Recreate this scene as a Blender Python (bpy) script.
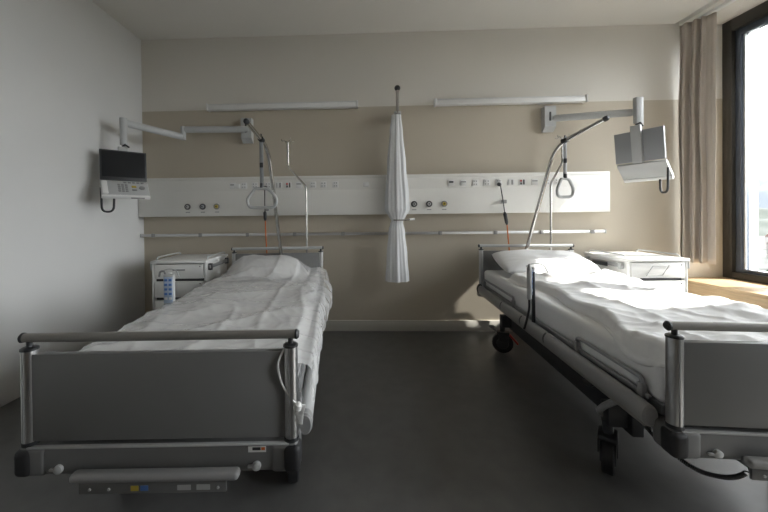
import bpy, bmesh, math, random
from mathutils import Vector, Matrix, noise
random.seed(7)
PI = math.pi
scene = bpy.context.scene
for o in list(bpy.data.objects):
    bpy.data.objects.remove(o)
COL = scene.collection

# ------------------------------------------------------------------ camera
yaw, pitch, roll, h = .0353, -.0080, -.0110, 1.2019
cx_, cy_, fpx = 350.60, 218.83, 330.0
fwd = Vector((-math.sin(yaw)*math.cos(pitch), math.cos(yaw)*math.cos(pitch), math.sin(pitch)))
r0 = Vector((math.cos(yaw), math.sin(yaw), 0)); u0 = r0.cross(fwd)
rt = math.cos(roll)*r0 + math.sin(roll)*u0
up = -math.sin(roll)*r0 + math.cos(roll)*u0
cam_d = bpy.data.cameras.new('camera'); cam = bpy.data.objects.new('camera', cam_d); COL.objects.link(cam)
M = Matrix((rt, up, -fwd)).transposed().to_4x4(); M.translation = Vector((0, 0, h)); cam.matrix_world = M
cam_d.sensor_width = 36; cam_d.lens = 36*fpx/768
cam_d.shift_x = (384-cx_)/768; cam_d.shift_y = (cy_-256)/768
cam_d.clip_start = .05; cam_d.clip_end = 8000
scene.camera = cam

# ------------------------------------------------------------------ light
world = bpy.data.worlds.new('sky'); scene.world = world; world.use_nodes = True
bgn = world.node_tree.nodes['Background']
bgn.inputs[0].default_value = (.96, .977, 1.0, 1); bgn.inputs[1].default_value = 1.0
SUN_S, SUN_K = .94, .145
sd = bpy.data.lights.new('sun', 'SUN'); sun = bpy.data.objects.new('sun', sd); COL.objects.link(sun)
sd.energy = .95; sd.angle = .01; sd.color = (1, .95, .87)
sun.rotation_euler = Vector((-1, SUN_K, -SUN_S)).to_track_quat('-Z', 'Y').to_euler()
sun.location = (8, -1, 8)
pd = bpy.data.lights.new('window_portal', 'AREA'); pd.shape = 'RECTANGLE'; pd.size = 2.55; pd.size_y = 2.3
pd.cycles.is_portal = True
po = bpy.data.objects.new('window_portal', pd); COL.objects.link(po)
po.location = (3.80, 2.30, 1.8)
po2 = bpy.data.objects.new('window_portal', pd); COL.objects.link(po2); po2.location = (3.80, .16, 1.8)
po2.rotation_euler = Vector((-1, 0, 0)).to_track_quat('-Z', 'Y').to_euler()
pd.size_y = 2.5; po.location = (3.80, 2.30, 1.8); po.rotation_euler = Vector((-1, 0, 0)).to_track_quat('-Z', 'Y').to_euler()
vs = scene.view_settings
vs.view_transform = 'Standard'; vs.look = 'None'; vs.gamma = 1; vs.use_curve_mapping = False
vs.exposure = 3.88

# ------------------------------------------------------------------ materials
def mat(name, col, rough=.5, metal=0, var=.05, scale=6, bump=0, bscale=60, alpha=1, coat=0, stretch=None, spec=.5):
    m = bpy.data.materials.new(name); m.use_nodes = True
    nt = m.node_tree; b = nt.nodes['Principled BSDF']
    tc = nt.nodes.new('ShaderNodeTexCoord')
    src = tc.outputs['Object']
    if stretch:
        mp = nt.nodes.new('ShaderNodeMapping'); mp.inputs['Scale'].default_value = stretch
        nt.links.new(src, mp.inputs[0]); src = mp.outputs[0]
    n = nt.nodes.new('ShaderNodeTexNoise'); n.inputs['Scale'].default_value = scale; n.inputs['Detail'].default_value = 4
    nt.links.new(src, n.inputs['Vector'])
    r = nt.nodes.new('ShaderNodeValToRGB')
    r.color_ramp.elements[0].position = .3; r.color_ramp.elements[1].position = .7
    r.color_ramp.elements[0].color = tuple(max(0, c*(1-var)) for c in col)+(1,)
    r.color_ramp.elements[1].color = tuple(min(1, c*(1+var)) for c in col)+(1,)
    nt.links.new(n.outputs[0], r.inputs[0]); nt.links.new(r.outputs[0], b.inputs['Base Color'])
    b.inputs['Roughness'].default_value = rough; b.inputs['Metallic'].default_value = metal
    b.inputs['Alpha'].default_value = alpha; b.inputs['Coat Weight'].default_value = coat
    b.inputs['Specular IOR Level'].default_value = spec
    if bump:
        n2 = nt.nodes.new('ShaderNodeTexNoise'); n2.inputs['Scale'].default_value = bscale; n2.inputs['Detail'].default_value = 5
        nt.links.new(src, n2.inputs['Vector'])
        bp = nt.nodes.new('ShaderNodeBump'); bp.inputs['Strength'].default_value = bump; bp.inputs['Distance'].default_value = .01
        nt.links.new(n2.outputs[0], bp.inputs['Height']); nt.links.new(bp.outputs[0], b.inputs['Normal'])
    return m

MT = {}
MT['wall'] = mat('wall_white_paint', (.74, .74, .73), .75, var=.02, scale=1.5, bump=.06, bscale=150)
MT['ceil'] = mat('ceiling_paint', (.81, .79, .745), .8, var=.015, scale=1.2)
MT['floor'] = mat('floor_linoleum', (.112, .111, .108), .36, var=.10, scale=9, bump=.02, bscale=220, spec=.4)
MT['base'] = mat('baseboard_paint', (.60, .58, .53), .5, var=.02)
MT['panelw'] = mat('panel_white', (.84, .83, .79), .4, var=.015, scale=3)
MT['white'] = mat('white_plastic', (.84, .84, .83), .35, var=.02)
MT['lam'] = mat('white_laminate', (.82, .82, .80), .4, var=.015, scale=3)
MT['mark'] = mat('grey_mark', (.35, .35, .35), .5)
MT['dmark'] = mat('dark_mark', (.08, .08, .085), .5)
MT['red'] = mat('red_plastic', (.45, .03, .03), .4)
MT['yellow'] = mat('yellow_plastic', (.55, .42, .06), .4)
MT['orange'] = mat('orange_cable', (.65, .17, .04), .45)
MT['blue'] = mat('blue_plastic', (.10, .22, .55), .4)
MT['alu'] = mat('brushed_aluminium', (.62, .62, .62), .32, 1, var=.06, scale=30, stretch=(1, 1, .05))
MT['chrome'] = mat('satin_steel', (.52, .51, .49), .22, 1, var=.04)
MT['rail'] = mat('rail_aluminium', (.60, .60, .60), .4, 1, var=.05)
MT['greyp'] = mat('grey_plastic', (.30, .30, .30), .38, var=.04)
MT['taupe'] = mat('taupe_rail_plastic', (.27, .26, .24), .33, var=.04)
MT['board'] = mat('footboard_laminate', (.20, .20, .20), .42, var=.04, scale=4)
MT['beam'] = mat('beam_lacquer', (.17, .17, .17), .4, var=.05)
MT['dark'] = mat('dark_plastic', (.035, .037, .04), .4, var=.08)
MT['rubber'] = mat('black_rubber', (.02, .02, .022), .6, var=.1, bump=.1)
MT['lgrey'] = mat('light_grey_plastic', (.50, .51, .51), .38, var=.03)
MT['mgrey'] = mat('mid_grey_plastic', (.30, .31, .32), .4, var=.03)
MT['screen'] = mat('dark_screen', (.018, .020, .023), .16, var=.05)
MT['sheet'] = mat('white_sheet', (.83, .83, .83), .85, var=.02, scale=3, bump=.15, bscale=25)
MT['linen'] = mat('white_linen', (.86, .86, .86), .85, var=.02, scale=3, bump=.2, bscale=18)
MT['pillow'] = mat('pillow_cotton', (.86, .86, .86), .85, var=.02, bump=.2, bscale=14)
MT['film'] = mat('clear_plastic_film', (.90, .90, .90), .16, var=.02, bump=.5, bscale=11, alpha=.50, spec=.8)
MT['curtain'] = mat('beige_curtain', (.52, .465, .41), .9, var=.03, scale=5, bump=.02, bscale=400)
MT['pcurtain'] = mat('white_privacy_curtain', (.78, .79, .80), .8, var=.02, bump=.05)
MT['frame'] = mat('window_frame_bronze', (.035, .033, .028), .35, var=.08)
MT['gasket'] = mat('window_gasket', (.06, .075, .10), .2)
MT['ext'] = mat('outside_plaster', (.72, .72, .70), .8, var=.03)

def wood():
    m = mat('oak_sill', (.62, .45, .27), .45, var=.13, scale=5, stretch=(14, 1.0, 14), bump=.05, bscale=20)
    return m
MT['wood'] = wood()

def wall_two_tone():
    m = bpy.data.materials.new('wall_two_tone_paint'); m.use_nodes = True
    nt = m.node_tree; b = nt.nodes['Principled BSDF']; b.inputs['Roughness'].default_value = .75
    g = nt.nodes.new('ShaderNodeNewGeometry'); s = nt.nodes.new('ShaderNodeSeparateXYZ'); nt.links.new(g.outputs['Position'], s.inputs[0])
    gt = nt.nodes.new('ShaderNodeMath'); gt.operation = 'GREATER_THAN'; gt.inputs[1].default_value = 2.3405
    nt.links.new(s.outputs['Z'], gt.inputs[0])
    n = nt.nodes.new('ShaderNodeTexNoise'); n.inputs['Scale'].default_value = 120
    mx = nt.nodes.new('ShaderNodeMix'); mx.data_type = 'RGBA'
    nt.links.new(gt.outputs[0], mx.inputs[0])
    mx.inputs[6].default_value = (.54, .485, .395, 1); mx.inputs[7].default_value = (.76, .73, .67, 1)
    nt.links.new(mx.outputs[2], b.inputs['Base Color'])
    bp = nt.nodes.new('ShaderNodeBump'); bp.inputs['Strength'].default_value = .05; nt.links.new(n.outputs[0], bp.inputs['Height'])
    nt.links.new(bp.outputs[0], b.inputs['Normal'])
    return m
MT['wall2'] = wall_two_tone()

def glass_mat():
    m = bpy.data.materials.new('window_glass'); m.use_nodes = True
    nt = m.node_tree; nt.nodes.remove(nt.nodes['Principled BSDF']); out = nt.nodes['Material Output']
    t = nt.nodes.new('ShaderNodeBsdfTransparent'); t.inputs[0].default_value = (.95, .96, .96, 1)
    gl = nt.nodes.new('ShaderNodeBsdfGlossy'); gl.inputs['Roughness'].default_value = .02
    fr = nt.nodes.new('ShaderNodeFresnel'); fr.inputs[0].default_value = 1.3
    mx = nt.nodes.new('ShaderNodeMixShader')
    nt.links.new(fr.outputs[0], mx.inputs[0]); nt.links.new(t.outputs[0], mx.inputs[1]); nt.links.new(gl.outputs[0], mx.inputs[2])
    nt.links.new(mx.outputs[0], out.inputs[0])
    return m
MT['glass'] = glass_mat()

# ------------------------------------------------------------------ mesh helpers
def merge(bm, t, mtx=None):
    if mtx is not None: t.transform(mtx)
    me = bpy.data.meshes.new('tmp'); t.to_mesh(me); t.free(); bm.from_mesh(me); bpy.data.meshes.remove(me)
def box(bm, lo, hi, bev=0, seg=2, mtx=None):
    t = bmesh.new(); bmesh.ops.create_cube(t, size=1)
    lo, hi = Vector(lo), Vector(hi); c = (lo+hi)/2; s = hi-lo
    for v in t.verts: v.co = Vector((v.co.x*s.x, v.co.y*s.y, v.co.z*s.z))+c
    if bev: bmesh.ops.bevel(t, geom=t.edges[:], offset=bev, segments=seg, affect='EDGES', profile=.5)
    merge(bm, t, mtx); return bm
def BOX(lo, hi, bev=0, seg=2, mtx=None):
    return box(bmesh.new(), lo, hi, bev, seg, mtx)
def fillet(pts, rad, n=5):
    pts = [Vector(p) for p in pts]; out = [pts[0]]
    for i in range(1, len(pts)-1):
        a, b, c = pts[i-1], pts[i], pts[i+1]
        d1 = (a-b); d2 = (c-b); r = min(rad, d1.length*.45, d2.length*.45)
        p, q = b+d1.normalized()*r, b+d2.normalized()*r
        for k in range(n+1):
            t = k/n; out.append((1-t)**2*p+2*t*(1-t)*b+t*t*q)
    out.append(pts[-1]); return out
def tube(bm, pts, r, n=10, ry=None, cap=True, upv=(0, 0, 1), closed=False):
    """sweep an ellipse (r sideways, ry along upv) along pts"""
    pts = [Vector(p) for p in pts]; N = len(pts); ry = ry or r
    rings = []; side = None
    for i, p in enumerate(pts):
        if closed: d = pts[(i+1) % N]-pts[i-1]
        else: d = pts[min(i+1, N-1)]-pts[max(i-1, 0)]
        d.normalize()
        if side is None:
            U = Vector(upv)
            if abs(d.dot(U)) > .95: U = Vector((1, 0, 0)) if abs(d.x) < .9 else Vector((0, 1, 0))
            side = d.cross(U).normalized()
        else:
            side = (side-d*side.dot(d)).normalized()
        u = side.cross(d)
        rr = r[i] if isinstance(r, (list, tuple)) else r
        r2 = ry[i] if isinstance(ry, (list, tuple)) else ry
        rings.append([bm.verts.new(p+side*math.cos(2*PI*k/n)*rr+u*math.sin(2*PI*k/n)*r2) for k in range(n)])
    for i in range(N if closed else N-1):
        A, B = rings[i], rings[(i+1) % N]
        for k in range(n): bm.faces.new((A[k], A[(k+1) % n], B[(k+1) % n], B[k]))
    if cap and not closed:
        bm.faces.new(rings[0][::-1]); bm.faces.new(rings[-1])
    return bm
def TUBE(*a, **k): return tube(bmesh.new(), *a, **k)
def lathe(bm, prof, o, axis, n=20):
    """prof: (distance along axis, radius)"""
    o = Vector(o); a = Vector(axis).normalized(); s = a.orthogonal().normalized(); t = a.cross(s)
    rings = [[bm.verts.new(o+a*z+(s*math.cos(2*PI*k/n)+t*math.sin(2*PI*k/n))*max(r, 1e-4)) for k in range(n)] for z, r in prof]
    for A, B in zip(rings, rings[1:]):
        for k in range(n): bm.faces.new((A[k], A[(k+1) % n], B[(k+1) % n], B[k]))
    bm.faces.new(rings[0][::-1]); bm.faces.new(rings[-1]); return bm
def LATHE(*a, **k): return lathe(bmesh.new(), *a, **k)
def prism(bm, poly, a, b, axis='x'):
    """extrude 2D poly between a and b along axis"""
    f = {'x': lambda u, v, w: (w, u, v), 'y': lambda u, v, w: (u, w, v), 'z': lambda u, v, w: (u, v, w)}[axis]
    A = [bm.verts.new(f(u, v, a)) for u, v in poly]; B = [bm.verts.new(f(u, v, b)) for u, v in poly]
    n = len(poly); bm.faces.new(A[::-1]); bm.faces.new(B)
    for k in range(n): bm.faces.new((A[k], A[(k+1) % n], B[(k+1) % n], B[k]))
    bmesh.ops.recalc_face_normals(bm, faces=bm.faces[:]); return bm
def PRISM(*a, **k): return prism(bmesh.new(), *a, **k)
def sheet(fn, nu, nv, thick=0, wrap=False):
    bm = bmesh.new()
    g = [[bm.verts.new(fn(i/nu, j/nv)) for j in range(nv+1)] for i in range(nu+1)]
    for i in range(nu):
        for j in range(nv): bm.faces.new((g[i][j], g[i+1][j], g[i+1][j+1], g[i][j+1]))
    bmesh.ops.recalc_face_normals(bm, faces=bm.faces[:])
    if thick: bmesh.ops.solidify(bm, geom=bm.faces[:], thickness=thick)
    return bm
def obj(name, bm, m, parent=None, ang=38, loc=None, rz=None):
    bmesh.ops.recalc_face_normals(bm, faces=bm.faces[:])
    me = bpy.data.meshes.new(name); bm.to_mesh(me); bm.free()
    me.materials.append(MT[m] if isinstance(m, str) else m)
    for p in me.polygons: p.use_smooth = True
    me.set_sharp_from_angle(angle=math.radians(ang))
    o = bpy.data.objects.new(name, me); COL.objects.link(o)
    if parent is not None: o.parent = parent
    if loc is not None: o.location = loc
    if rz is not None: o.rotation_euler.z = rz
    return o
def tag(o, label, cat, group=None):
    o['label'] = label; o['category'] = cat
    if group: o['group'] = group
    return o
def thing(name, label, cat, loc=(0, 0, 0), rz=0, group=None):
    o = bpy.data.objects.new(name, None); o.empty_display_size = .1; COL.objects.link(o)
    o.location = loc; o.rotation_euler = (0, 0, rz); return tag(o, label, cat, group)
def struct(name, bm, m, parent=None, **k):
    o = obj(name, bm, m, parent, **k)
    if parent is None: o['kind'] = 'structure'
    return o

# ------------------------------------------------------------------ room shell
D, XL, XS, XW, H = 3.45, -2.335, 3.16, 3.62, 3.102
Y0, YJ = -2.3, 1.32            # rear of room, near end of the window niche
struct('floor', BOX((XL, Y0, -.12), (XW+.3, D, 0)), 'floor')
struct('wall_back', BOX((XL-.15, D, -.12), (3.945, D+.3, 3.5)), 'wall2')
struct('wall_left', BOX((XL-.15, Y0, -.12), (XL, D, 3.5)), 'wall')
struct('wall_rear', BOX((XL-.15, Y0-.15, -.12), (4.05, Y0, 3.5)), mat('rear_light_cutting_tone', (.26, .20, .14), .55, var=.1, scale=4, stretch=(10, 1, 1)))  # unseen wall; dark wood tone added to cut light on the footboards
YA, YB = -.35, .68               # second window, beside the camera
bm = BOX((XS, YB, 0), (4.05, YJ, 3.5)); box(bm, (XS, Y0, 0), (4.05, YA, 3.5))
box(bm, (XS, YA, 0), (4.05, YB, .515)); box(bm, (XS, YA, H-.02), (4.05, YB, 3.5))
struct('wall_right', bm, 'wall')
bm = BOX((XL, Y0, H), (3.165, D, 3.4))
box(bm, (3.165, YJ, H+.022), (3.205, D, 3.4))
box(bm, (3.205, YJ, H-.018), (XW+.13, D, 3.4))
struct('ceiling', bm, 'ceil')
bm = BOX((XL+.002, D-.014, 0), (3.14, D, .113), .003)
struct('baseboard_back', bm, 'base')
# wall under the sill
struct('wall_right_parapet', BOX((XS+.02, YJ, 0), (XW+.25, D, .515)), 'wall')
sill = struct('trim_1', BOX((XS-.012, YJ, .515), (XW+.01, D-.001, .548), .004), 'wood')
obj('sill_front', BOX((XS-.004, YJ, .0), (XS+.018, D-.016, .513), .002), 'wood', sill)

# ------------------------------------------------------------------ window
win = struct('window_1', BOX((XW, D-.085, .548), (XW+.14, D-.001, H-.02), .004), 'frame')
def wpart(name, lo, hi, m, bev=.004): return obj(name, BOX(lo, hi, bev), m, win)
wpart('frame_top', (XW, YJ, H-.135), (XW+.14, D-.085, H-.02), 'frame')
wpart('frame_bottom', (XW, YJ, .548), (XW+.14, D-.085, .615), 'frame')
wpart('frame_jamb', (XW, YJ, .615), (XW+.14, YJ+.06, H-.135), 'frame')
for ym in (2.83, 1.93): wpart('mullion', (XW+.01, ym-.04, .615), (XW+.13, ym+.04, H-.135), 'frame')
spans = ((YJ+.06, 1.89), (1.97, 2.79), (2.87, D-.085))
for a, b in spans:
    z0, z1 = .615, H-.135
    sash = wpart('sash', (XW+.035, b-.05, z0), (XW+.11, b, z1), 'gasket')
    bm = BOX((XW+.035, a, z0), (XW+.11, a+.05, z1), .003)
    box(bm, (XW+.035, a+.05, z0), (XW+.11, b-.05, z0+.035), .003); box(bm, (XW+.035, a+.05, z1-.06), (XW+.11, b-.05, z1), .003)
    obj('sash_rail', bm, 'gasket', win)
    obj('glazing_bead', BOX((XW+.06, b-.062, z0+.035), (XW+.075, b-.05, z1-.06)), 'lgrey', win)
    obj('pane', BOX((XW+.068, a+.05, z0+.035), (XW+.074, b-.05, z1-.06)), 'glass', win)
# outside reveal: pale plaster column beside the glass with a ledge
struct('wall_outside_reveal', BOX((XW+.141, D-.012, -.4), (XW+.336, D-.0005, 3.6), .002), 'ext')
struct('trim_2', BOX((XW+.15, YJ-.4, .45), (XW+.42, D-.02, .50), .004), 'mark')

w2_ = struct('window_2', BOX((XW, YA, .548), (XW+.14, YA+.08, H-.02), .004), 'frame')
for lo, hi in (((XW, YB-.08, .548), (XW+.14, YB, H-.02)), ((XW, YA+.08, .548), (XW+.14, YB-.08, .615)), ((XW, YA+.08, H-.135), (XW+.14, YB-.08, H-.02))):
    obj('frame_bar', BOX(lo, hi, .004), 'frame', w2_)
obj('pane', BOX((XW+.068, YA+.08, .615), (XW+.074, YB-.08, H-.135)), 'glass', w2_)
struct('trim_3', BOX((XS-.012, YA, .5155), (XW+.01, YB, .548), .004), 'wood')

# curtain track and curtain
tr = obj('curtain_track', BOX((3.262, YJ+.02, H-.045), (3.305, D-.004, H-.0185), .003), 'white')
tag(tr, 'slim white curtain track on the ceiling along the window niche', 'curtain track')
A0, A1 = Vector((3.165, 3.405, 0)), Vector((3.295, 3.195, 0))
dirv = (A1-A0).normalized(); nrm = Vector((-dirv.y, dirv.x, 0))
def curt(u, v):
    z = .715+(3.055-.715)*v
    amp = .034*(1-.35*v)*(1 if u < .62 else max(.12, 1-(u-.62)*4))
    ph = 2*PI*4.2*u+.5*noise.noise((u*4, v*1.3, 2.2))
    p = A0.lerp(A1, u)+nrm*(amp*math.sin(ph)+.012*noise.noise((u*9, v*2, 0)))
    p += dirv*(.02*noise.noise((u*3, v*2.5, 7)))
    return (p.x, min(p.y, D-.02), z)
cu = obj('window_curtain', sheet(curt, 90, 40, .003), 'curtain', ang=180)
tag(cu, 'long beige fabric curtain gathered in pleats between window and back wall', 'curtain')

# ------------------------------------------------------------------ outside: valley far below
struct('ground', BOX((5, -2000, -45), (4000, 4000, -44)), mat('valley_ground', (.016, .018, .014), .9, var=.5, scale=.03))
def hill(x, y, rx, ry, hh, seed, col):
    def fn(u, v):
        a, b = u*2-1, v*2-1
        e = max(0, 1-a*a)*max(0, 1-b*b)
        return (x+a*rx, y+b*ry, -44.5+hh*e*(.8+.5*noise.noise((a*3+seed, b*3, seed))))
    return obj('wooded_hill', sheet(fn, 40, 40), mat('hill_haze', col, .9, var=.15, scale=.02), ang=180)
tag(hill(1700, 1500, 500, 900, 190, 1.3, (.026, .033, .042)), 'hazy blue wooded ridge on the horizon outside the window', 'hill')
tag(hill(900, 800, 160, 420, 52, 4.1, (.012, .017, .012)), 'darker green low hill in front of the blue ridge', 'hill')
def house(x, y, w, d, hh, col, label):
    t = thing('house', label, 'house', (x, y, -44), random.uniform(-.4, .4), 'far houses outside the window')
    obj('walls', BOX((-w/2, -d/2, 0), (w/2, d/2, hh)), mat('house_wall', col, .9), t)
    obj('roof', PRISM([(-d/2-.4, hh), (d/2+.4, hh), (0, hh+d*.32)], -w/2-.4, w/2+.4), mat('house_roof', (.06, .03, .022), .9), t)
    for k in range(3): obj('window', BOX((-w/2+w*(.18+.27*k), -d/2-.1, hh*.45), (-w/2+w*(.28+.27*k), -d/2, hh*.7)), 'dmark', t)
hs = [(120, 92, 12, 9, 7), (150, 120, 16, 10, 9), (185, 142, 14, 10, 8), (215, 176, 20, 12, 10), (260, 205, 18, 12, 9), (330, 262, 24, 14, 12), (410, 330, 26, 16, 14), (500, 405, 30, 18, 15)]
hl = ['nearest', 'second nearest', 'third nearest', 'fourth nearest', 'fifth nearest', 'sixth nearest', 'second farthest', 'farthest']
for q, n_ in zip(hs, hl):
    house(*q, random.choice([(.12, .115, .11), (.08, .075, .07), (.10, .09, .08)]), n_+' gabled house in the valley outside the window')
def tree(x, y, s, label):
    t = thing('tree', label, 'tree', (x, y, -44), 0, 'far trees outside the window')
    obj('trunk', TUBE([(0, 0, 0), (0, 0, s*.5)], s*.05, n=6), mat('bark', (.05, .035, .025), .9), t)
    bm = bmesh.new(); bmesh.ops.create_icosphere(bm, subdivisions=3, radius=1)
    for v in bm.verts:
        k = 1+.35*noise.noise(v.co*2.2+Vector((x, y, 0))); v.co = Vector((v.co.x*k*s*.42, v.co.y*k*s*.42, s*.62+v.co.z*k*s*.42))
    obj('crown', bm, mat('foliage', (.015, .026, .009), .9, var=.4, scale=.6), t)
ts = [(90, 70, 11), (104, 88, 13), (135, 100, 14), (168, 136, 13), (200, 150, 16), (240, 196, 15), (290, 232, 17), (370, 300, 18)]
for q, n_ in zip(ts, hl): tree(*q, n_+' round-crowned tree in the valley outside the window')

# ------------------------------------------------------------------ wall panel (medical supply unit)
PX0, PX1, PZ0, PZ1, PY = XL+.004, 2.457, 1.217, 1.619, D-.09
pn = thing('medical_supply_panel', 'long white wall panel of sockets and gas outlets above both beds', 'wall panel', (0, D, 0))
obj('panel_body', BOX((PX0, -.09, PZ0), (PX1, -.001, PZ1), .003), 'panelw', pn)
obj('cover_strip', BOX((PX0+.004, -.0925, 1.585), (PX1-.002, -.0895, 1.612), .001), 'panelw', pn)
obj('cover_plate', BOX((PX0+.004, -.0925, 1.222), (PX1-.002, -.0895, 1.47), .001), 'panelw', pn)
def socket(x, z, kind):
    w, hh = .062, .062
    s = obj('socket', BOX((x-w/2, -.097, z-hh/2), (x+w/2, -.0895, z+hh/2), .002), 'white', pn)
    bm = bmesh.new(); m = 'mark'
    if kind == '4':
        for a in (-.014, .014):
            for b in (-.014, .014): lathe(bm, [(0, .0065), (.001, .0065)], (x+a, -.097, z+b), (0, -1, 0), 8)
    elif kind == '2':
        for b in (-.015, .015):
            for a in (-.011, .011): lathe(bm, [(0, .006), (.001, .006)], (x+a, -.097, z+b), (0, -1, 0), 8)
    elif kind == 'strip': box(bm, (x-.026, -.098, z+.004), (x+.026, -.097, z+.016))
    elif kind == 'lan': box(bm, (x-.022, -.098, z+.002), (x+.022, -.097, z+.02)); m = 'dmark'
    elif kind == 'switch': box(bm, (x+.004, -.099, z-.024), (x+.022, -.097, z+.024)); box(bm, (x-.024, -.098, z-.024), (x-.018, -.097, z+.024))
    elif kind == 'red':
        box(bm, (x-.022, -.099, z-.024), (x-.004, -.097, z-.004)); box(bm, (x+.006, -.099, z-.024), (x+.022, -.097, z+.024)); m = 'dmark'
        obj('red_button', BOX((x-.022, -.100, z+.002), (x-.004, -.097, z+.022), .001), 'red', s)
    if len(bm.verts): obj('socket_insert', bm, m, s)
    else: bm.free()
kinds = ['strip', '2', '4', '4', 'switch', 'red', 'strip', '2', '4', '2']
for x, k in zip((-1.328, -1.213, -1.099, -.964, -.85, -.752, -.643, -.499, -.392, -.269), kinds): socket(x, 1.527, k)
for x, k in zip((.897, 1.017, 1.136, 1.25, 1.368, 1.487, 1.60, 1.722, 1.84, 1.947), ['lan', 'strip', '2', '4', '2', 'switch', 'red', 'strip', '2', '4']): socket(x, 1.524, k)
for x in (.042, -1.30+.02): obj('wall_box', BOX((x-.03, -.112, 1.50), (x+.03, -.0895, 1.545), .003), 'white', pn)
for x, c_ in ((-1.804, 'mark'), (-1.645, 'dmark'), (-1.498, 'yellow'), (.525, 'mark'), (.675, 'mark'), (.826, 'yellow')):
    g = obj('gas_outlet', LATHE([(0, .031), (.014, .031), (.018, .027), (.018, .019), (.010, .019)], (x, -.0895, 1.317), (0, -1, 0), 24), 'dmark' if c_ != 'yellow' else 'greyp', pn)
    obj('outlet_core', LATHE([(0, .0185), (.020, .0165), (.024, .008)], (x, -.0895, 1.317), (0, -1, 0), 18), c_ if c_ == 'yellow' else 'lgrey', g)
    obj('outlet_hole', LATHE([(0, .007), (.0255, .007)], (x, -.0895, 1.317), (0, -1, 0), 10), 'dark', g)
    obj('outlet_label', BOX((x-.022, -.094, 1.256), (x+.022, -.0925, 1.264)), 'mark', g)

# equipment rail
rl = thing('equipment_rail', 'slim aluminium equipment rail on the wall below the white panel', 'wall rail', (0, D, 0))
obj('rail', BOX((-2.32, -.070, 1.008), (2.425, -.058, 1.036), .002), 'rail', rl)
for x in (-2.188, -1.686, -1.189, -.697, -.2, .79, 1.342, 1.799, 2.3):
    b = obj('bracket', BOX((x-.022, -.058, 1.010), (x+.022, -.001, 1.034), .003), 'mgrey', rl)
    obj('clamp', BOX((x-.018, -.080, 1.003), (x+.018, -.0695, 1.041), .003), 'greyp', b)
for x in (-2.323, 2.428): obj('end_cap', BOX((x-.006, -.074, 1.004), (x+.006, -.054, 1.04), .003), 'lgrey', rl)

# wall lamps
for x0, x1, lab in ((-1.61, -.03, 'long white linear wall lamp above the left bed'), (.749, 2.262, 'long white linear wall lamp above the right bed')):
    t = thing('wall_lamp', lab, 'lamp', (0, D, 0), 0, 'linear wall lamps')
    obj('housing', BOX((x0+.02, -.07, 2.322), (x1-.02, -.001, 2.372), .006), 'white', t)
    obj('diffuser', BOX((x0+.02, -.064, 2.3725), (x1-.02, -.006, 2.384), .004), mat('opal_diffuser', (.75, .75, .74), .5), t)
    for x in (x0, x1-.02): obj('end_cap', BOX((x, -.074, 2.317), (x+.02, -.0005, 2.388), .005), 'white', t)

# ------------------------------------------------------------------ privacy curtain in the middle
pc = thing('folding_wall_bracket', 'folded-up metal wall bracket with round tip between the beds', 'wall bracket', (.366, D, 0))
obj('arm_tube', TUBE([(0, -.11, 1.10), (0, -.11, 2.47)], .0165, n=14), 'chrome', pc)
obj('ball_tip', LATHE([(-.03, .008), (-.024, .02), (-.01, .029), (.006, .029), (.02, .02), (.027, .006)], (0, -.11, 2.485), (0, 0, 1), 18), 'dark', pc)
obj('wall_mount', BOX((-.035, -.125, 2.17), (.035, -.001, 2.25), .006), 'lgrey', pc)
obj('hinge', BOX((-.026, -.14, 2.19), (.026, -.09, 2.225), .006), 'greyp', pc)
cl = obj('curtain_clip', TUBE(fillet([(-.06, -.20, 1.158), (.05, -.205, 1.158), (.145, -.16, 1.166)], .03), .0065, n=8), 'chrome', pc)
obj('clip_tip', TUBE([(.10, -.18, 1.163), (.15, -.158, 1.166)], .011, n=10), 'white', cl)
def priv(u, v):
    z = .545+(2.205-.545)*v
    K = [(0, .108), (.15, .094), (.30, .074), (.352, .058), (.372, .054), (.39, .078), (.43, .112), (.5, .108), (.7, .086), (.9, .062), (1, .046)]
    for (a, ra), (b, rb) in zip(K, K[1:]):
        if a <= v <= b:
            t = (v-a)/(b-a); t = t*t*(3-2*t); r = ra+(rb-ra)*t; break
    a = 2*PI*u
    pl = 1+.07*math.sin(7*a+1.6*noise.noise((v*2, 1, 1)))+.04*math.sin(15*a+3*v)+.10*noise.noise((math.cos(a)*2.2, math.sin(a)*2.2, v*1.5))
    xoff = -.022 if v < .36 else -.014
    return (.366+xoff+math.cos(a)*r*pl, D-.14+math.sin(a)*r*.55*pl, z)
o = obj('privacy_curtain', sheet(priv, 110, 60), 'pcurtain', ang=180)
tag(o, 'white privacy curtain tied in a bundle on the wall between the beds', 'curtain')

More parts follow.
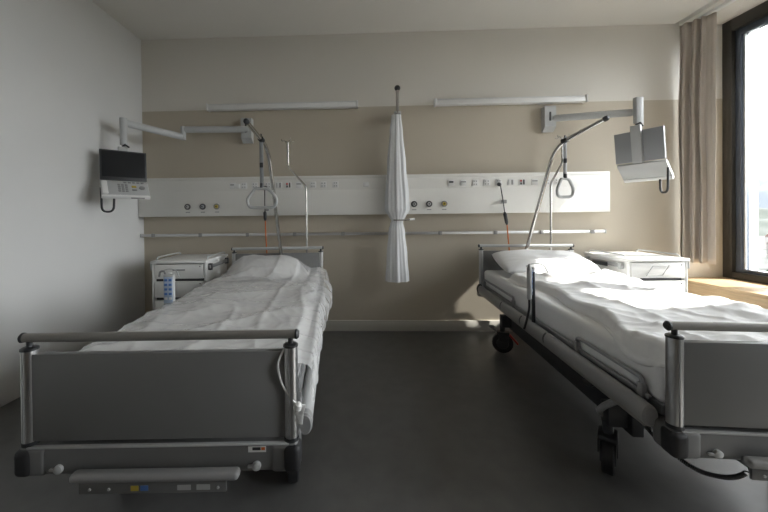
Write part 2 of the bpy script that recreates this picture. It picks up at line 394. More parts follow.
# ------------------------------------------------------------------ bedside terminals on wall arms
def terminal(label, hinge, ang, bracket, joints, post, tilt, slab=False):
    t = thing('bedside_terminal', label, 'terminal', (bracket[0], D, bracket[1]), 0, 'bedside phone terminals')
    O = Vector(t.location)
    W = lambda p: Vector(p)-O
    bx_, bz = bracket
    b = obj('wall_bracket', PRISM([(-.07, -.085), (-.02, -.13), (0, -.13), (0, .12), (-.07, .12)], -.055, .055), 'lgrey', t)
    obj('bracket_slot', BOX((-.012, -.074, -.03), (.006, -.069, .06), .002), 'dmark', b)
    for i, (p, q) in enumerate(zip(joints, joints[1:])):
        if abs(p[2]-q[2]) > .05 and (Vector(p)-Vector(q)).length < .14:
            obj('joint', TUBE([W(p)+Vector((0, 0, .03)), W(q)-Vector((0, 0, .03))], .026, n=14), 'lgrey', t)
        else:
            obj('arm', TUBE([W(p), W(q)], .022, n=12, ry=.034), 'lgrey', t)
    if slab: obj('arm_end', BOX(W(post[1])-Vector((.032, .022, 0)), W(post[0])+Vector((.032, .022, 0)), .006), 'lgrey', t)
    else: obj('arm_end', TUBE([W(post[0]), W(post[1])], .030, n=16), 'lgrey', t)
    # head unit
    R = Matrix.Translation(W(hinge)) @ Matrix.Rotation(ang, 4, 'Z')
    T = R @ Matrix.Rotation(-tilt, 4, 'X')
    w, hh = .345, .265
    sc = obj('screen_housing', BOX((-w/2, 0, 0), (w/2, .026, hh), .005, mtx=T), 'mgrey', t)
    obj('screen_bezel', BOX((-w/2+.001, -.003, .001), (w/2-.001, 0, hh-.001), .001, mtx=T), 'dark', sc)
    obj('screen', BOX((-w/2+.014, -.0045, .03), (w/2-.014, -.003, hh-.012), mtx=T), 'screen', sc)
    obj('spine', BOX((-.036, .0265, -.01), (.036, .062, hh+.045), .006, mtx=T), 'lgrey', t)
    p0 = T @ Vector((0, .045, hh+.03))
    kn = obj('knuckle', TUBE([p0, Vector((W(post[1]).x, W(post[1]).y, p0.z+.015)), W(post[1])], .017, n=10), 'lgrey', t)
    obj('cable_strain', TUBE([p0+Vector((0, 0, .02)), p0+Vector((.03, -.01, .035)), p0+Vector((.06, 0, .01))], .008, n=8), 'dark', kn)
    B = R @ Matrix.Translation((0, 0, -.006)) @ Matrix.Rotation(math.radians(46), 4, 'X')
    dp = .185
    kb = obj('keypad_base', BOX((-w/2, -dp, -.022), (w/2, 0, .004), .005, mtx=B), 'lgrey', t)
    obj('base_front', BOX((-w/2, -dp-.012, -.030), (w/2, -dp+.02, .004), .006, mtx=B), 'white', kb)
    for i in range(3):
        for j in range(4):
            obj('key', BOX((-.055+i*.026, -.062-j*.026, .004), (-.035+i*.026, -.044-j*.026, .009), .002, mtx=B), 'greyp', kb)
    for i in range(5): obj('key', BOX((-.01+i*.032, -.028, .004), (.014+i*.032, -.012, .009), .002, mtx=B), 'greyp', kb)
    obj('key', BOX((.045, -.085, .004), (.08, -.06, .009), .002, mtx=B), 'yellow', kb)
    obj('key', BOX((.045, -.125, .004), (.08, -.105, .009), .002, mtx=B), 'greyp', kb)
    obj('jog_ring', LATHE([(0, .022), (.006, .022), (.008, .016)], B @ Vector((.122, -.085, .004)), (B.to_3x3() @ Vector((0, 0, 1))), 18), 'greyp', kb)
    obj('name_card', BOX((.03, -dp-.0135, -.02), (.13, -dp-.012, -.006), mtx=B), 'mark', kb)
    hd = obj('handset', BOX((-w/2+.004, -dp+.004, .004), (-w/2+.046, -.02, .024), .010, mtx=B), 'white', t)
    c0 = B @ Vector((-w/2+.004, -.07, -.02)); c1 = B @ Vector((-w/2+.085, -dp-.002, -.026))
    zlow = min(c0.z, c1.z)-.115
    ex = (c1-c0); ex.z = 0
    pts = fillet([c0, Vector((c0.x, c0.y, zlow)) + ex*.05, Vector((c1.x, c1.y, zlow-.0)) - ex*.05, c1], .05, 8)
    obj('handset_cord', TUBE(pts, .0085, n=8), 'dark', t)
    return t
terminal('phone terminal on wall arm by the left wall, dark screen facing the room', (-2.085, 2.83, 1.535), math.radians(44),
         (-1.19, 2.11), [(-1.17, D-.06, 2.115), (-1.82, 3.32, 2.105), (-1.82, 3.32, 2.03), (-2.115, 2.90, 2.06)],
         ((-2.125, 2.885, 2.10), (-2.125, 2.885, 1.86)), math.radians(4))
terminal('phone terminal on wall arm near the window, turned to show its grey back', (2.40, 2.93, 1.645), math.radians(118),
         (1.895, 2.165), [(1.93, D-.06, 2.16), (2.50, 3.14, 2.13)],
         ((2.535, 3.12, 2.26), (2.535, 3.12, 2.02)), math.radians(7), True)

# ------------------------------------------------------------------ bedside cabinets
def cabinet(label, x, y, rz, rail_side):
    t = thing('bedside_cabinet', label, 'cabinet', (x, y, 0), rz, 'white bedside cabinets')
    w, d, z0, z1 = .47, .52, .12, .80     # local: front at y=0, back at y=d
    bm = BOX((-w/2, .012, z0), (-w/2+.02, d, z1), .002); box(bm, (w/2-.02, .012, z0), (w/2, d, z1), .002)
    box(bm, (-w/2+.02, d-.02, z0), (w/2-.02, d, z1)); box(bm, (-w/2+.02, .03, z0), (w/2-.02, d-.02, z0+.02))
    obj('carcass', bm, 'lam', t)
    obj('inner_shade', BOX((-w/2+.021, .028, z0+.021), (w/2-.021, d-.021, z1-.002)), 'dmark', t)
    for s in (-1, 1): obj('corner_post', TUBE([(s*(w/2-.005), .012, z0-.02), (s*(w/2-.005), .012, z1+.0)], .012, n=10), 'white', t)
    tp = obj('top', BOX((-w/2-.012, -.014, z1), (w/2+.012, d+.012, z1+.026), .008), 'lam', t)
    for s in (-1, 1):
        obj('gallery_rail', TUBE(fillet([(s*(w/2-.01), .05, z1+.022), (s*(w/2-.01), .07, z1+.05), (s*(w/2-.01), d-.05, z1+.05), (s*(w/2-.01), d-.03, z1+.022)], .02), .006, n=8), 'lgrey', tp)
    for a, b in ((.665, .792), (.50, .640), (.14, .475)):
        dr = obj('drawer', BOX((-w/2+.022, -.002, a), (w/2-.022, .026, b), .003), 'lam', t)
        if rail_side > 0 and b > .7: obj('handle', BOX((-.055, -.006, b-.055), (.055, -.002, b-.043), .002), 'greyp', dr)
        if rail_side < 0 and b > .7:
            obj('wire_handle', TUBE([(-.10, -.006, a+.02), (-.055, -.014, b-.025), (.075, -.014, b-.02), (.03, -.006, a+.025)], .003, n=6, closed=True), 'mark', dr)
        obj('lock', LATHE([(0, .005), (.002, .005)], (w/2-.05, -.002, b-.02), (0, -1, 0), 10), 'dmark', dr)
    s = rail_side
    sr = obj('side_rail', BOX((s*(w/2+.02)-.007, .03, z1-.055), (s*(w/2+.02)+.007, d-.02, z1-.022), .004), 'greyp', t)
    for yy in (.05, d-.06): obj('rail_clip', BOX((s*(w/2+.016)-.016, yy, z1-.07), (s*(w/2+.016)+.016, yy+.03, z1-.01), .003), 'dmark' if s > 0 else 'lgrey', sr)
    if s < 0: obj('rail_control', BOX((s*(w/2+.03)-.008, .20, z1-.065), (s*(w/2+.03)+.008, .38, z1-.03), .005), 'dark', sr)
    obj('bumper', BOX((-s*(w/2+.014)-.006, .0, z1-.06), (-s*(w/2+.014)+.006, .05, z1+.01), .003), 'lgrey', t)
    for sx in (-1, 1):
        for yy in (.06, d-.06):
            c = obj('caster', LATHE([(-.012, .03), (-.010, .0395), (.010, .0395), (.012, .03)], (sx*(w/2-.05), yy, .040), (1, 0, 0), 16), 'rubber', t)
            obj('caster_fork', BOX((sx*(w/2-.05)-.018, yy-.02, .045), (sx*(w/2-.05)+.018, yy+.02, .12), .003), 'greyp', c)
    return t
cabinet('white bedside cabinet with drawers left of the left bed', -1.625, 2.86, .05, 1)
cabinet('white bedside cabinet with drawers between right bed and window', 2.43, 2.80, .01, -1)

# ------------------------------------------------------------------ hospital beds
BW = .896; BL = 2.189; ZF = .818; ZH = .892
def caster(t, x, y, ax, pedal):
    ax = Vector((ax[0], ax[1], 0)).normalized(); fw = Vector((-ax.y, ax.x, 0))
    c = obj('caster', LATHE([(-.024, .05), (-.023, .078), (-.018, .085), (.018, .085), (.023, .078), (.024, .05)], Vector((x, y, .085)), ax, 24), 'rubber', t)
    hub = lathe(LATHE([(.0235, .05), (.030, .045), (.031, .015)], Vector((x, y, .085)), ax, 18), [(-.0235, .05), (-.030, .045), (-.031, .015)], Vector((x, y, .085)), ax, 18)
    obj('hub', hub, 'dark', c)
    F = Matrix.Translation((x, y, 0)) @ Matrix((tuple(ax)+(0,), tuple(fw)+(0,), (0, 0, 1, 0), (0, 0, 0, 1))).transposed()
    bm = BOX((-.038, -.05, .10), (-.0325, .03, .175), .004, mtx=F); box(bm, (.0325, -.05, .10), (.038, .03, .175), .004, mtx=F)
    box(bm, (-.038, -.055, .162), (.038, .045, .185), .006, mtx=F)
    tube(bm, [(x, y, .18), (x, y, .235)], .022, n=12)
    obj('fork', bm, 'dark', c)
    if pedal:
        obj('brake_pedal', BOX((-.02, -.10, -.007), (.02, 0, .008), .006, mtx=F @ Matrix.Translation((0, -.055, .16)) @ Matrix.Rotation(math.radians(48), 4, 'X')), 'red', c)
        obj('pedal_knob', LATHE([(0, .012), (.012, .026), (.022, .022), (.026, .01)], F @ Vector((0, .085, .20)), (0, 0, 1), 14), 'greyp', c)
        obj('pedal_arm', TUBE([F @ Vector((0, .02, .16)), F @ Vector((0, .085, .203))], .008, n=8), 'greyp', c)

def bed(label, x, y, rz, skew, caster_axes, side_z=.475, cable=False):
    t = thing('hospital_bed', label, 'hospital bed', (x, y, 0), rz, 'hospital beds')
    F = dict(rz=skew)
    w2 = BW/2; px = w2-.024
    # ---- foot board
    obj('foot_panel', BOX((-px+.015, -.014, .487), (px-.015, .012, .768), .004), 'board', t, **F)
    for s in (-1, 1):
        p = obj('foot_post', TUBE([(s*px, 0, .486), (s*px, 0, .780)], .023, n=20), 'alu', t, **F)
        obj('post_cap', LATHE([(0, .0245), (.006, .0245), (.010, .018)], (s*px, 0, .779), (0, 0, 1), 18), 'dark', p)
        obj('post_collar', LATHE([(0, .025), (.012, .025)], (s*px, 0, .474), (0, 0, 1), 18), 'dark', p)
        obj('post_stem', TUBE([(s*px, 0, .785), (s*px, 0, .815)], .0085, n=10), 'dark', p)
        obj('post_groove', BOX((s*px-.004, -.0245, .487), (s*px-.001, -.0215, .778)), 'greyp', p)
    rr = obj('foot_rail', TUBE([(-w2+.006, 0, ZF), (w2-.006, 0, ZF)], .0125, n=16, ry=.0145), 'taupe', t, **F)
    obj('rail_grip', TUBE([(-.30, 0, ZF), (.10, 0, ZF)], .0132, n=16, ry=.0152), 'taupe', rr)
    for s in (-1, 1): obj('end_cap', TUBE([(s*(w2-.008), 0, ZF), (s*(w2-.002), 0, ZF), (s*(w2+.004), 0, ZF)], [.0155, .0165, .011], n=16), 'dark', rr)
    # beam: profile in y-z extruded along x
    bmm = PRISM([(-.016, .385), (-.022, .40), (-.022, .455), (-.018, .472), (.05, .472), (.06, .46), (.06, .39), (.05, .38), (-.012, .38)], -w2+.035, w2-.035)
    be = obj('foot_beam', bmm, 'beam', t, **F)
    obj('beam_edge', BOX((-w2+.03, -.0245, .468), (w2-.03, -.010, .4745), .002), 'lgrey', be)
    for s in (-1, 1):
        q = obj('corner_block', BOX((s*(w2-.045)-.045, -.027, .378), (s*(w2-.045)+.045, .07, .4735), .016, 3), 'beam', be)
        obj('bumper', BOX((s*(w2-.020)-.027, -.036, .381), (s*(w2-.020)+.027, .03, .468), .018, 4), 'rubber', be)
        k = obj('knob', LATHE([(0, .014), (.010, .014), (.013, .010)], (s*.315, -.021, .405), (0, -1, 0), 16), 'lgrey', be)
        obj('knob_lever', BOX((s*.315-.028, -.031, .400), (s*.315-.010, -.021, .408), .002), 'lgrey', be)
    st = obj('sticker', BOX((.288, -.0235, .447), (.345, -.0220, .465)), 'white', be)
    obj('sticker_print', BOX((.302, -.0245, .454), (.328, -.0235, .463)), 'dark', st)
    obj('sticker_logo', BOX((.330, -.0245, .454), (.342, -.0235, .463)), 'orange', st)
    # pedal
    pe = obj('foot_pedal', BOX((-.255, -.066, .384), (.268, -.028, .412), .013, 4), 'greyp', t, **F)
    obj('pedal_bracket', BOX((-.235, -.048, .340), (.225, -.038, .378), .003), 'beam', pe)
    bm = BOX((-.2, -.038, .345), (-.17, .05, .375), .003); obj('pedal_arm', bm, 'beam', pe); obj('pedal_arm', BOX((.16, -.038, .345), (.19, .05, .375), .003), 'beam', pe)
    for xx, m_ in ((-.06, 'yellow'), (-.03, 'blue'), (.085, 'lgrey'), (.145, 'lgrey')):
        obj('sticker', BOX((xx-.012, -.0492, .350), (xx+(.012 if m_ != 'lgrey' else .03), -.0480, .366)), m_, pe)
    for xx in (-.20, -.14, .20): obj('screw', LATHE([(0, .005), (.003, .004)], (xx, -.048, .356), (0, -1, 0), 8), 'lgrey', pe)
    # ---- head board
    obj('head_panel', BOX((-px+.015, BL-.02, .50), (px-.015, BL+.002, .845), .004), 'board', t)
    for s in (-1, 1):
        p = obj('head_post', TUBE([(s*px, BL, .46), (s*px, BL, .852)], .023, n=18), 'alu', t)
        obj('post_cap', LATHE([(0, .0245), (.006, .0245), (.010, .018)], (s*px, BL, .851), (0, 0, 1), 18), 'dark', p)
        obj('post_stem', TUBE([(s*px, BL, .857), (s*px, BL, .888)], .0085, n=10), 'dark', p)
        obj('head_corner', BOX((s*px-.04, BL-.05, .39), (s*px+.04, BL+.03, .47), .012), 'greyp', p)
    rr = obj('head_rail', TUBE([(-w2+.006, BL, ZH), (w2-.006, BL, ZH)], .0125, n=16, ry=.0145), 'lgrey', t)
    for s in (-1, 1): obj('end_cap', TUBE([(s*(w2-.008), BL, ZH), (s*(w2-.002), BL, ZH), (s*(w2+.004), BL, ZH)], [.0155, .0165, .011], n=16), 'dark', rr)
    obj('head_beam', BOX((-w2+.04, BL-.06, .39), (w2-.04, BL+.01, .455), .008), 'beam', t)
    # ---- deck and side frames
    obj('deck', BOX((-.405, .075, .465), (.405, BL-.07, .505), .006), 'mgrey', t)
    for s in (-1, 1):
        obj('side_frame', BOX((s*.40-.02, .06, .40), (s*.40+.02, BL-.06, .462), .006), 'beam', t)
        X = s*(w2+.012); zz = side_z
        sr = obj('side_rail', TUBE([(X, .075, zz-.006), (X, 2.10, zz-.006)], .022, n=14, ry=.044), 'taupe', t)
        ys = (.085, .80, 1.13, 1.50, 2.11)
        for a, b in zip(ys, ys[1:]):
            obj('rail_segment', TUBE([(X-s*.002, a, zz), (X-s*.002, b-.018, zz)], .0275, n=16, ry=.040), 'greyp' if s < 0 else 'lgrey', sr)
        for yy in ys[1:-1]: obj('segment_joint', TUBE([(X, yy-.018, zz), (X, yy, zz)], .025, n=14, ry=.037), 'dark', sr)
        obj('end_cap', TUBE([(X, 2.105, zz), (X, 2.125, zz), (X, 2.135, zz)], [.030, .030, .02], n=16, ry=[.048, .048, .034]), 'dark', sr)
        obj('end_cap', TUBE([(X, .05, zz), (X, .056, zz), (X, .088, zz)], [.021, .027, .027], n=16, ry=[.032, .039, .039]), 'greyp', sr)
        obj('rail_lip', BOX((X-s*.034-.006, .10, zz+.036), (X-s*.034+.006, 2.09, zz+.052), .004), 'greyp', sr)
        for a, b in ((.13, .55), (1.36, 2.06)):
            rb = obj('mattress_retainer', TUBE(fillet([(s*.432, a, .505), (s*.432, a, .578), (s*.432, b, .578), (s*.432, b, .505)], .02), .0085, n=8), 'mgrey', t)
            for yy in (a, b): obj('retainer_foot', BOX((s*.432-.012, yy-.015, .49), (s*.432+.012, yy+.015, .56), .008), 'greyp', rb)
    # ---- chassis
    for s in (-1, 1): obj('chassis_beam', BOX((s*.28-.025, .36, .20), (s*.28+.025, 1.83, .335), .006), 'dark', t)
    for yy in (.42, 1.77): obj('cross_beam', BOX((-.385, yy-.03, .222), (.385, yy+.03, .325), .006), 'dark', t)
    for yy in (.55, 1.64):
        lc = obj('lift_column', BOX((-.08, yy-.06, .255), (.08, yy+.06, .39), .01), 'lgrey', t)
        obj('lift_sleeve', BOX((-.062, yy-.045, .39), (.062, yy+.045, .465), .008), 'alu', lc)
    obj('motor', TUBE([(.0, .70, .33), (.0, 1.1, .36)], .045, n=14), 'dark', t)
    for (sx, yy), ax in zip(((-1, .42), (1, .42), (-1, 1.77), (1, 1.77)), caster_axes):
        caster(t, sx*.37, yy, ax, yy > 1)
    # under-corner linkage at the foot
    obj('linkage', TUBE(fillet([(-.40, .30, .40), (-.42, .36, .34), (-.40, .44, .27), (-.36, .44, .24)], .03), .014, n=8), 'greyp', t)
    obj('linkage_knob', LATHE([(-.02, .016), (-.012, .026), (.012, .026), (.02, .016)], (-.445, .43, .415), (.3, -1, 0), 14), 'dark', t)
    obj('actuator', TUBE([(-.33, .10, .40), (-.36, .34, .385)], .032, n=14), 'lgrey', t)
    # spiral cable sagging below the foot corner
    path = [Vector((-.41, .26, .42)), Vector((-.42, .16, .40)), Vector((-.415, .07, .37)), Vector((-.36, .0, .325)), Vector((-.27, -.03, .325)), Vector((-.19, -.02, .37))]
    path = fillet(path, .08, 8)
    pts = []; nst = 640; tot = len(path)-1
    for i in range(nst+1):
        f = i/nst*tot; k = min(int(f), tot-1); p = path[k].lerp(path[k+1], f-k)
        d = (path[k+1]-path[k]).normalized(); sa = d.orthogonal().normalized(); sb = d.cross(sa)
        a = i/nst*2*PI*80; pts.append(p+(sa*math.cos(a)+sb*math.sin(a))*.0055)
    if cable: obj('spiral_cable', TUBE(pts, .0026, n=4), 'dark', t)
    # handset arm on the left flank
    obj('handset_arm', TUBE([(-.452, .985, .50), (-.452, .985, .835)], .011, n=10), 'dark', t)
    obj('handset_arm_tip', TUBE([(-.452, .985, .836), (-.452, .985, .865)], .012, n=10), 'white', t)
    obj('handset_hook', TUBE(fillet([(-.50, .975, .872), (-.455, .97, .893), (-.40, .96, .886), (-.378, .95, .835)], .035), .0035, n=6), 'lgrey', t)
    return t
LBX = (-.663, 1.052, .080); RBX = (1.478, 1.130, -.059)
bedL = bed('grey hospital bed with dark footboard on the left, covered in plastic film', *LBX, -.035, ((1, .1), (1, .1), (1, .2), (1, -.3)))
bedR = bed('grey hospital bed with sunlit white bedding beside the window', *RBX, 0, ((.83, -.55), (.8, -.4), (.30, .95), (.5, 1)), cable=True)
def BP(b, x, y, z):
    X, Y, a = b
    return Vector((X+x*math.cos(a)-y*math.sin(a), Y+x*math.sin(a)+y*math.cos(a), z))

# control handsets clipped to the beds
def handset(label, b, rz, x, y, z):
    t = thing('control_handset', label, 'remote control', BP(b, x, y, z), b[2]+rz, 'bed control handsets')
    obj('handset_body', BOX((-.032, -.014, 0), (.032, .014, .205), .010, 3), 'lgrey', t)
    f = obj('keypad', BOX((-.026, -.0165, .03), (.026, -.0138, .190), .002), mat('keypad_foil', (.45, .55, .70), .35), t)
    for i in range(5):
        for s in (-1, 1): obj('key', BOX((s*.013-.009, -.0185, .052+i*.028), (s*.013+.009, -.0164, .066+i*.028), .001), 'blue' if i else 'white', f)
    obj('hanger', TUBE(fillet([(-.02, .0, .20), (-.03, .0, .225), (-.055, .0, .222), (-.06, .0, .19)], .012), .006, n=8), 'greyp', t)
    obj('handset_cable', TUBE(fillet([(0, 0, 0), (0, .0, -.06), (.01, .012, -.13), (.022, .03, -.20)], .03), .007, n=8), 'dark', t)
    return t
handset('blue-keyed bed control handset clipped at the left edge of the left bed', LBX, .0, -.445, .962, .655)
handset('bed control handset hung sideways at the left edge of the right bed', RBX, 1.2, -.485, .965, .665)

# ------------------------------------------------------------------ bedding
def mattress(label, b):
    t = thing('mattress', label, 'mattress', BP(b, 0, 0, 0), b[2], 'mattresses')
    core = BOX((-.415, .06, .507), (.415, 2.145, .660), .03, 4)
    bmesh.ops.subdivide_edges(core, edges=[e for e in core.edges if e.calc_length() > .3], cuts=40, use_grid_fill=True)
    for v in core.verts:
        n_ = .006*noise.noise((v.co.x*7, v.co.y*5, v.co.z*8))+.004*noise.noise((v.co.x*3, v.co.y*16+v.co.z*10, 4))
        v.co.x += n_*(1 if v.co.x > 0 else -1); v.co.z += n_*(v.co.z > .6)
    obj('sheet', core, 'sheet', t, ang=180)
    return t
mattress('mattress in a fitted white sheet under the plastic film', LBX)
mattress('mattress in a fitted white sheet on the sunlit bed', RBX)

def pillow(name, label, b, cx, cyy, w, d, th, z, seed, tilt, rz=0):
    bm = bmesh.new(); n = 44
    top = {}; 
    def P(i, j, s):
        a, c = i/n*2-1, j/n*2-1
        e = (max(0, 1-abs(a)**3.2)*max(0, 1-abs(c)**3.2))**.55
        pinch = 1-.06*(a*a*c*c)
        zz = s*th*.5*e*(1+.22*noise.noise((a*1.6+seed, c*1.6, s)))+.006*noise.noise((a*6+seed, c*6, s*3))*e
        if s < 0: zz = -th*.42*e
        return Vector((a*w/2*pinch, c*d/2*pinch, zz))
    for s in (1, -1):
        for i in range(n+1):
            for j in range(n+1):
                if s == -1 and (i in (0, n) or j in (0, n)): top[(i, j, s)] = top[(i, j, 1)]; continue
                top[(i, j, s)] = bm.verts.new(P(i, j, s))
        for i in range(n):
            for j in range(n):
                f = [top[(i, j, s)], top[(i+1, j, s)], top[(i+1, j+1, s)], top[(i, j+1, s)]]
                bm.faces.new(f if s > 0 else f[::-1])
    bm.transform(Matrix.Rotation(rz, 4, 'Z') @ Matrix.Rotation(tilt, 4, 'X'))
    o = obj(name, bm, 'pillow', ang=180); o.location = BP(b, cx, cyy, z); o.rotation_euler.z = b[2]
    return tag(o, label, 'pillow', 'bed pillows')
pillow('pillow', 'plump white pillow under the plastic film', LBX, -.04, 1.86, .58, .40, .13, .732, 2.0, .16)
pillow('pillow', 'white pillow half in sunlight against the headboard', RBX, .03, 1.90, .80, .46, .16, .765, 5.0, .25)

def fold(x, y, s): return noise.noise((x, y, s))
def ridge(x, y, s): return 1-abs(noise.noise((x, y, s)))*2
def crease(x, y, s): return max(0, 1-abs(noise.noise((x, y, s)))*3.2)**2
# duvet on the right bed
def duv(u, v):
    # u across (left edge to right drop), v along (foot to head)
    yl = .05+v*1.62
    left = -.345-.035*math.sin(v*7+.6)-.02*math.sin(v*17)-.06*max(0, .35-v)*2
    span = (.455-left)+.17
    s = u*span
    flat = .455-left
    if s <= flat: x = left+s; z = .0
    else: x = .455+.035*math.sin(min(1, (s-flat)/.05)*PI/2); z = -(s-flat)*.95
    th = .040*min(1, u/.05)**.5*min(1, (1-v)/.03+.1)**.5
    wr = .018*fold(x*3.2, yl*2.2, 1.)+.018*crease(x*1.3+yl*.8, yl*2.6-x*1.4, 5.)+.010*crease(x*5+yl*1.2, yl*2.0, 9.)+.010*crease(x*1.8, yl*6+x*1.6, 2.)+.003*crease(x*9, yl*9, 1.)
    wr += .022*math.exp(-((yl-1.42+.10*x)/.05)**2)          # crosswise fold near the pillow
    wr += .02*math.exp(-((x-.33+.05*math.sin(yl*6))/.06)**2)*(.6+fold(x, yl*4, 3.))
    zz = .664+max(.004, th+wr*min(1, u/.06+.2))+z*1.0
    if u < .02: zz = .6635
    # near-left corner sags over the mattress edge
    if x < -.40: zz -= (-.40-x)*1.6
    return (x, yl, zz)
o = obj('duvet', sheet(duv, 110, 130, .006), 'linen', ang=180); o.location = BP(RBX, 0, 0, 0); o.rotation_euler.z = RBX[2]
tag(o, 'rumpled white duvet spread over the sunlit right bed', 'duvet')

# plastic film over the left bed
def film(u, v):
    yl = .05+v*2.06
    span = .09+.93+.20
    s = u*span-.10
    bul = .045*math.exp(-((v-.72)/.25)**2)
    if s < 0: x = -.45-.012; z = s*1.0
    elif s <= .93: x = -.45+s; z = 0
    else:
        k = min(1, (s-.93)/.09); x = .48+(.008+bul)*math.sin(k*PI/2); z = -(s-.93)*(.62+.25*v)
    base = .678
    # pillow hump
    hx = max(0, 1-((x+.04)/.37)**4); hy = math.exp(-((yl-1.90)/.22)**2)
    hump = .150*hx*hy
    wr = .012*fold(x*3., yl*2.2, 11.)+.014*crease(x*1.1+yl*.6, yl*2.6-x*1.1, 15.)+.009*crease(x*5, yl*1.3+x, 19.)+.008*crease(x*1.5, yl*6.5+x*1.5, 3.)+.003*crease(x*10, yl*9+x*4, 8.)
    if z < 0: x += .016*fold(yl*6, z*8, 21.)+.008*ridge(yl*13, z*9, 2.); wr *= .5
    rnd = -.02*max(0, abs(x)-.36)/.1
    return (x, yl, max(.40, base+z+max(.0, .014+wr)+hump+rnd))
o = obj('plastic_film_cover', sheet(film, 120, 170), 'film', ang=180); o.location = BP(LBX, 0, 0, 0); o.rotation_euler.z = LBX[2]
tag(o, 'crinkled translucent plastic film draped over the left bed', 'bed cover')
def ldv(u, v):
    x = -.40+u*.80; yl = .10+v*1.55
    e = min(1, min(u, 1-u)/.04)**.5*min(1, min(v, 1-v)/.03)**.5
    return (x, yl, .661+.012*e+.008*max(0, fold(x*3, yl*3, 4))*e)
o = obj('folded_duvet', sheet(ldv, 40, 60, .003), 'linen', ang=180); o.location = BP(LBX, 0, 0, 0); o.rotation_euler.z = LBX[2]
tag(o, 'flat white duvet lying under the plastic film', 'duvet')

# white cord with tag hanging off the left bed's right foot post
c = thing('tag_cord', 'white cord with small tags hanging from the right foot post', 'cord', BP(LBX, .40, 0, 0), LBX[2])
obj('cord', TUBE(fillet([(.005, -.026, .775), (-.018, -.034, .73), (-.004, -.034, .66), (.035, -.034, .605), (.05, -.03, .59)], .04), .0035, n=6), 'white', c)
obj('knot', LATHE([(-.016, .006), (-.008, .014), (.006, .013), (.014, .005)], (.048, -.034, .59), (.3, 0, 1), 10), 'white', c)
for dx, dz, r_ in ((.012, 0, .3), (-.004, -.012, -.4), (.006, -.03, .1)):
    obj('paper_tag', BOX((-.008, -.002, -.022), (.008, .002, .012), .001, mtx=Matrix.Translation((.05+dx, -.036, .585+dz)) @ Matrix.Rotation(r_, 4, 'Y')), 'white', c)

# ------------------------------------------------------------------ lifting poles with grab handles
def lift_pole(label, base, top_dir, s_bend, z_bend, s_end, z_end, hs, hw, zh):
    t = thing('lifting_pole', label, 'lifting pole', base, 0, 'bed lifting poles')
    d = Vector((top_dir[0], top_dir[1], 0)).normalized()
    P = lambda s, z: d*s+Vector((0, 0, z-base[2]))
    path = fillet([P(0, .42), P(.0, .62), P(s_bend, z_bend), P(s_end, z_end)], .16, 10)
    obj('pole', TUBE(path, .0165, n=14), 'chrome', t)
    e = (P(s_end, z_end)-P(s_bend, z_bend)).normalized()
    obj('pole_cap', TUBE([P(s_end, z_end)-e*.004, P(s_end, z_end)+e*.016, P(s_end, z_end)+e*.028], [.0205, .0205, .012], n=14), 'dark', t)
    # strap position along upper arm
    a = P(s_bend, z_bend).lerp(P(s_end, z_end), hs)
    cl = obj('strap_clamp', TUBE([a-e*.022, a+e*.022], .024, n=12), 'dark', t)
    obj('clamp_screw', TUBE([a+Vector((0, 0, .02)), a+Vector((0, 0, .045))], .006, n=8), 'dark', cl)
    zt = zh-base[2]
    sp = obj('strap', TUBE([a-Vector((0, 0, .02)), (a.x, a.y, (a.z+zt)/2), (a.x, a.y, zt+.01)], .004, n=8, ry=.016), 'mgrey', t)
    obj('strap_buckle', BOX((a.x-.014, a.y-.010, (a.z+zt)/2-.03), (a.x+.014, a.y+.010, (a.z+zt)/2+.01), .004), 'dark', sp)
    obj('strap_loop', TUBE([(a.x, a.y, zt+.005), (a.x, a.y, zt+.04)], .015, n=10), 'dark', sp)
    hz = zt-.155
    pts = fillet([(a.x-hw*.22, a.y, zt), (a.x+hw*.22, a.y, zt), (a.x+hw*.5, a.y, zt-.09), (a.x+hw*.42, a.y, hz), (a.x-hw*.42, a.y, hz), (a.x-hw*.5, a.y, zt-.09), (a.x-hw*.22, a.y, zt)], .045, 6)
    obj('grab_handle', TUBE(pts[:-1], .0125, n=10, closed=True, upv=(0, 1, 0)), 'lgrey', t)
    obj('socket_block', BOX((-.03, -.045, -.05), (.03, .02, .03), .006), 'greyp', t)
lift_pole('steel lifting pole with grab handle at the head of the left bed', BP(LBX, .05, BL+.03, .44), (-.03, -1), .45, 1.80, .93, 1.885, .36, .25, 1.435)
lift_pole('steel lifting pole with grab handle at the head of the right bed', BP(RBX, -.04, BL+.03, .44), (.31, -.95), .41, 1.80, .84, 1.91, .22, .14, 1.50)

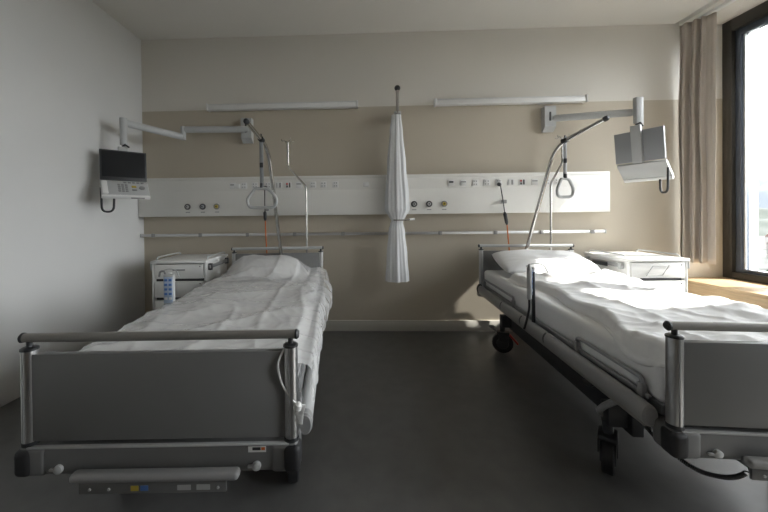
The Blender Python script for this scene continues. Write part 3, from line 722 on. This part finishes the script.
# infusion poles
def iv_pole(label, b, x, jog, sgn):
    t = thing('infusion_pole', label, 'infusion pole', BP(b, x, BL+.012, .44), b[2], 'infusion poles')
    z = lambda q: q-.44
    obj('tube', TUBE(fillet([(0, 0, 0), (0, 0, z(1.50)), (jog, 0, z(1.70)), (jog, 0, z(1.945))], .03), .0095, n=10), 'chrome', t)
    for a in range(4):
        an = a*PI/2+.5
        dx, dy = math.cos(an), math.sin(an)
        obj('hook', TUBE(fillet([(jog, 0, z(1.94)), (jog+dx*.035, dy*.035, z(1.955)), (jog+dx*.062, dy*.062, z(1.945)), (jog+dx*.068, dy*.068, z(1.968))], .012), .0032, n=6), 'chrome', t)
    obj('pole_socket', BOX((-.02, -.02, -.04), (.02, .02, .03), .005), 'greyp', t)
iv_pole('bent steel infusion pole with hooks at the head of the left bed', LBX, .285, -.175, 1)
iv_pole('bent steel infusion pole with hooks at the head of the right bed', RBX, .245, .11, -1)

# power leads from panel to beds
def lead(label, x0, pts, ptsb, zc):
    t = thing('power_lead', label, 'cable', (x0, PY, 0), 0, 'bed power leads')
    obj('plug', LATHE([(0, .019), (.02, .019), (.032, .012), (.042, .006)], (0, -.008, 1.505), (0, -1, -.25), 14), 'dark', t)
    obj('cord', TUBE(fillet(pts, .02), .0055, n=8), 'dark', t)
    a, b = Vector(pts[-1]), Vector(ptsb[0])
    obj('connector', TUBE([a, a.lerp(b, .15), a.lerp(b, .8), b], [.008, .018, .016, .008], n=12), 'dark', t)
    cl = obj('cord_clip', BOX((-.0, -.05, zc-.018), (.045, -.02, zc+.018), .004), 'greyp', t)
    cl.location.x = pts[1][0]-.005
    obj('orange_cord', TUBE(fillet(ptsb, .05), .0065, n=8), 'orange', t)
lead('black plug and orange power lead behind the left bed', -.985, [(0, -.045, 1.495), (.0, -.05, 1.33), (.0, -.045, 1.262)], [(.002, -.045, 1.165), (.004, -.04, 1.0), (.008, -.02, .80), (.01, .03, .55), (.0, .05, .22), (.06, .03, .10)], 1.282)
lead('black plug and orange power lead behind the right bed', 1.368, [(0, -.045, 1.495), (.020, -.05, 1.36), (.040, -.045, 1.225)], [(.062, -.045, 1.10), (.072, -.04, 1.0), (.095, -.02, .82), (.10, .03, .55), (.08, .05, .22), (.12, .03, .10)], 1.33)
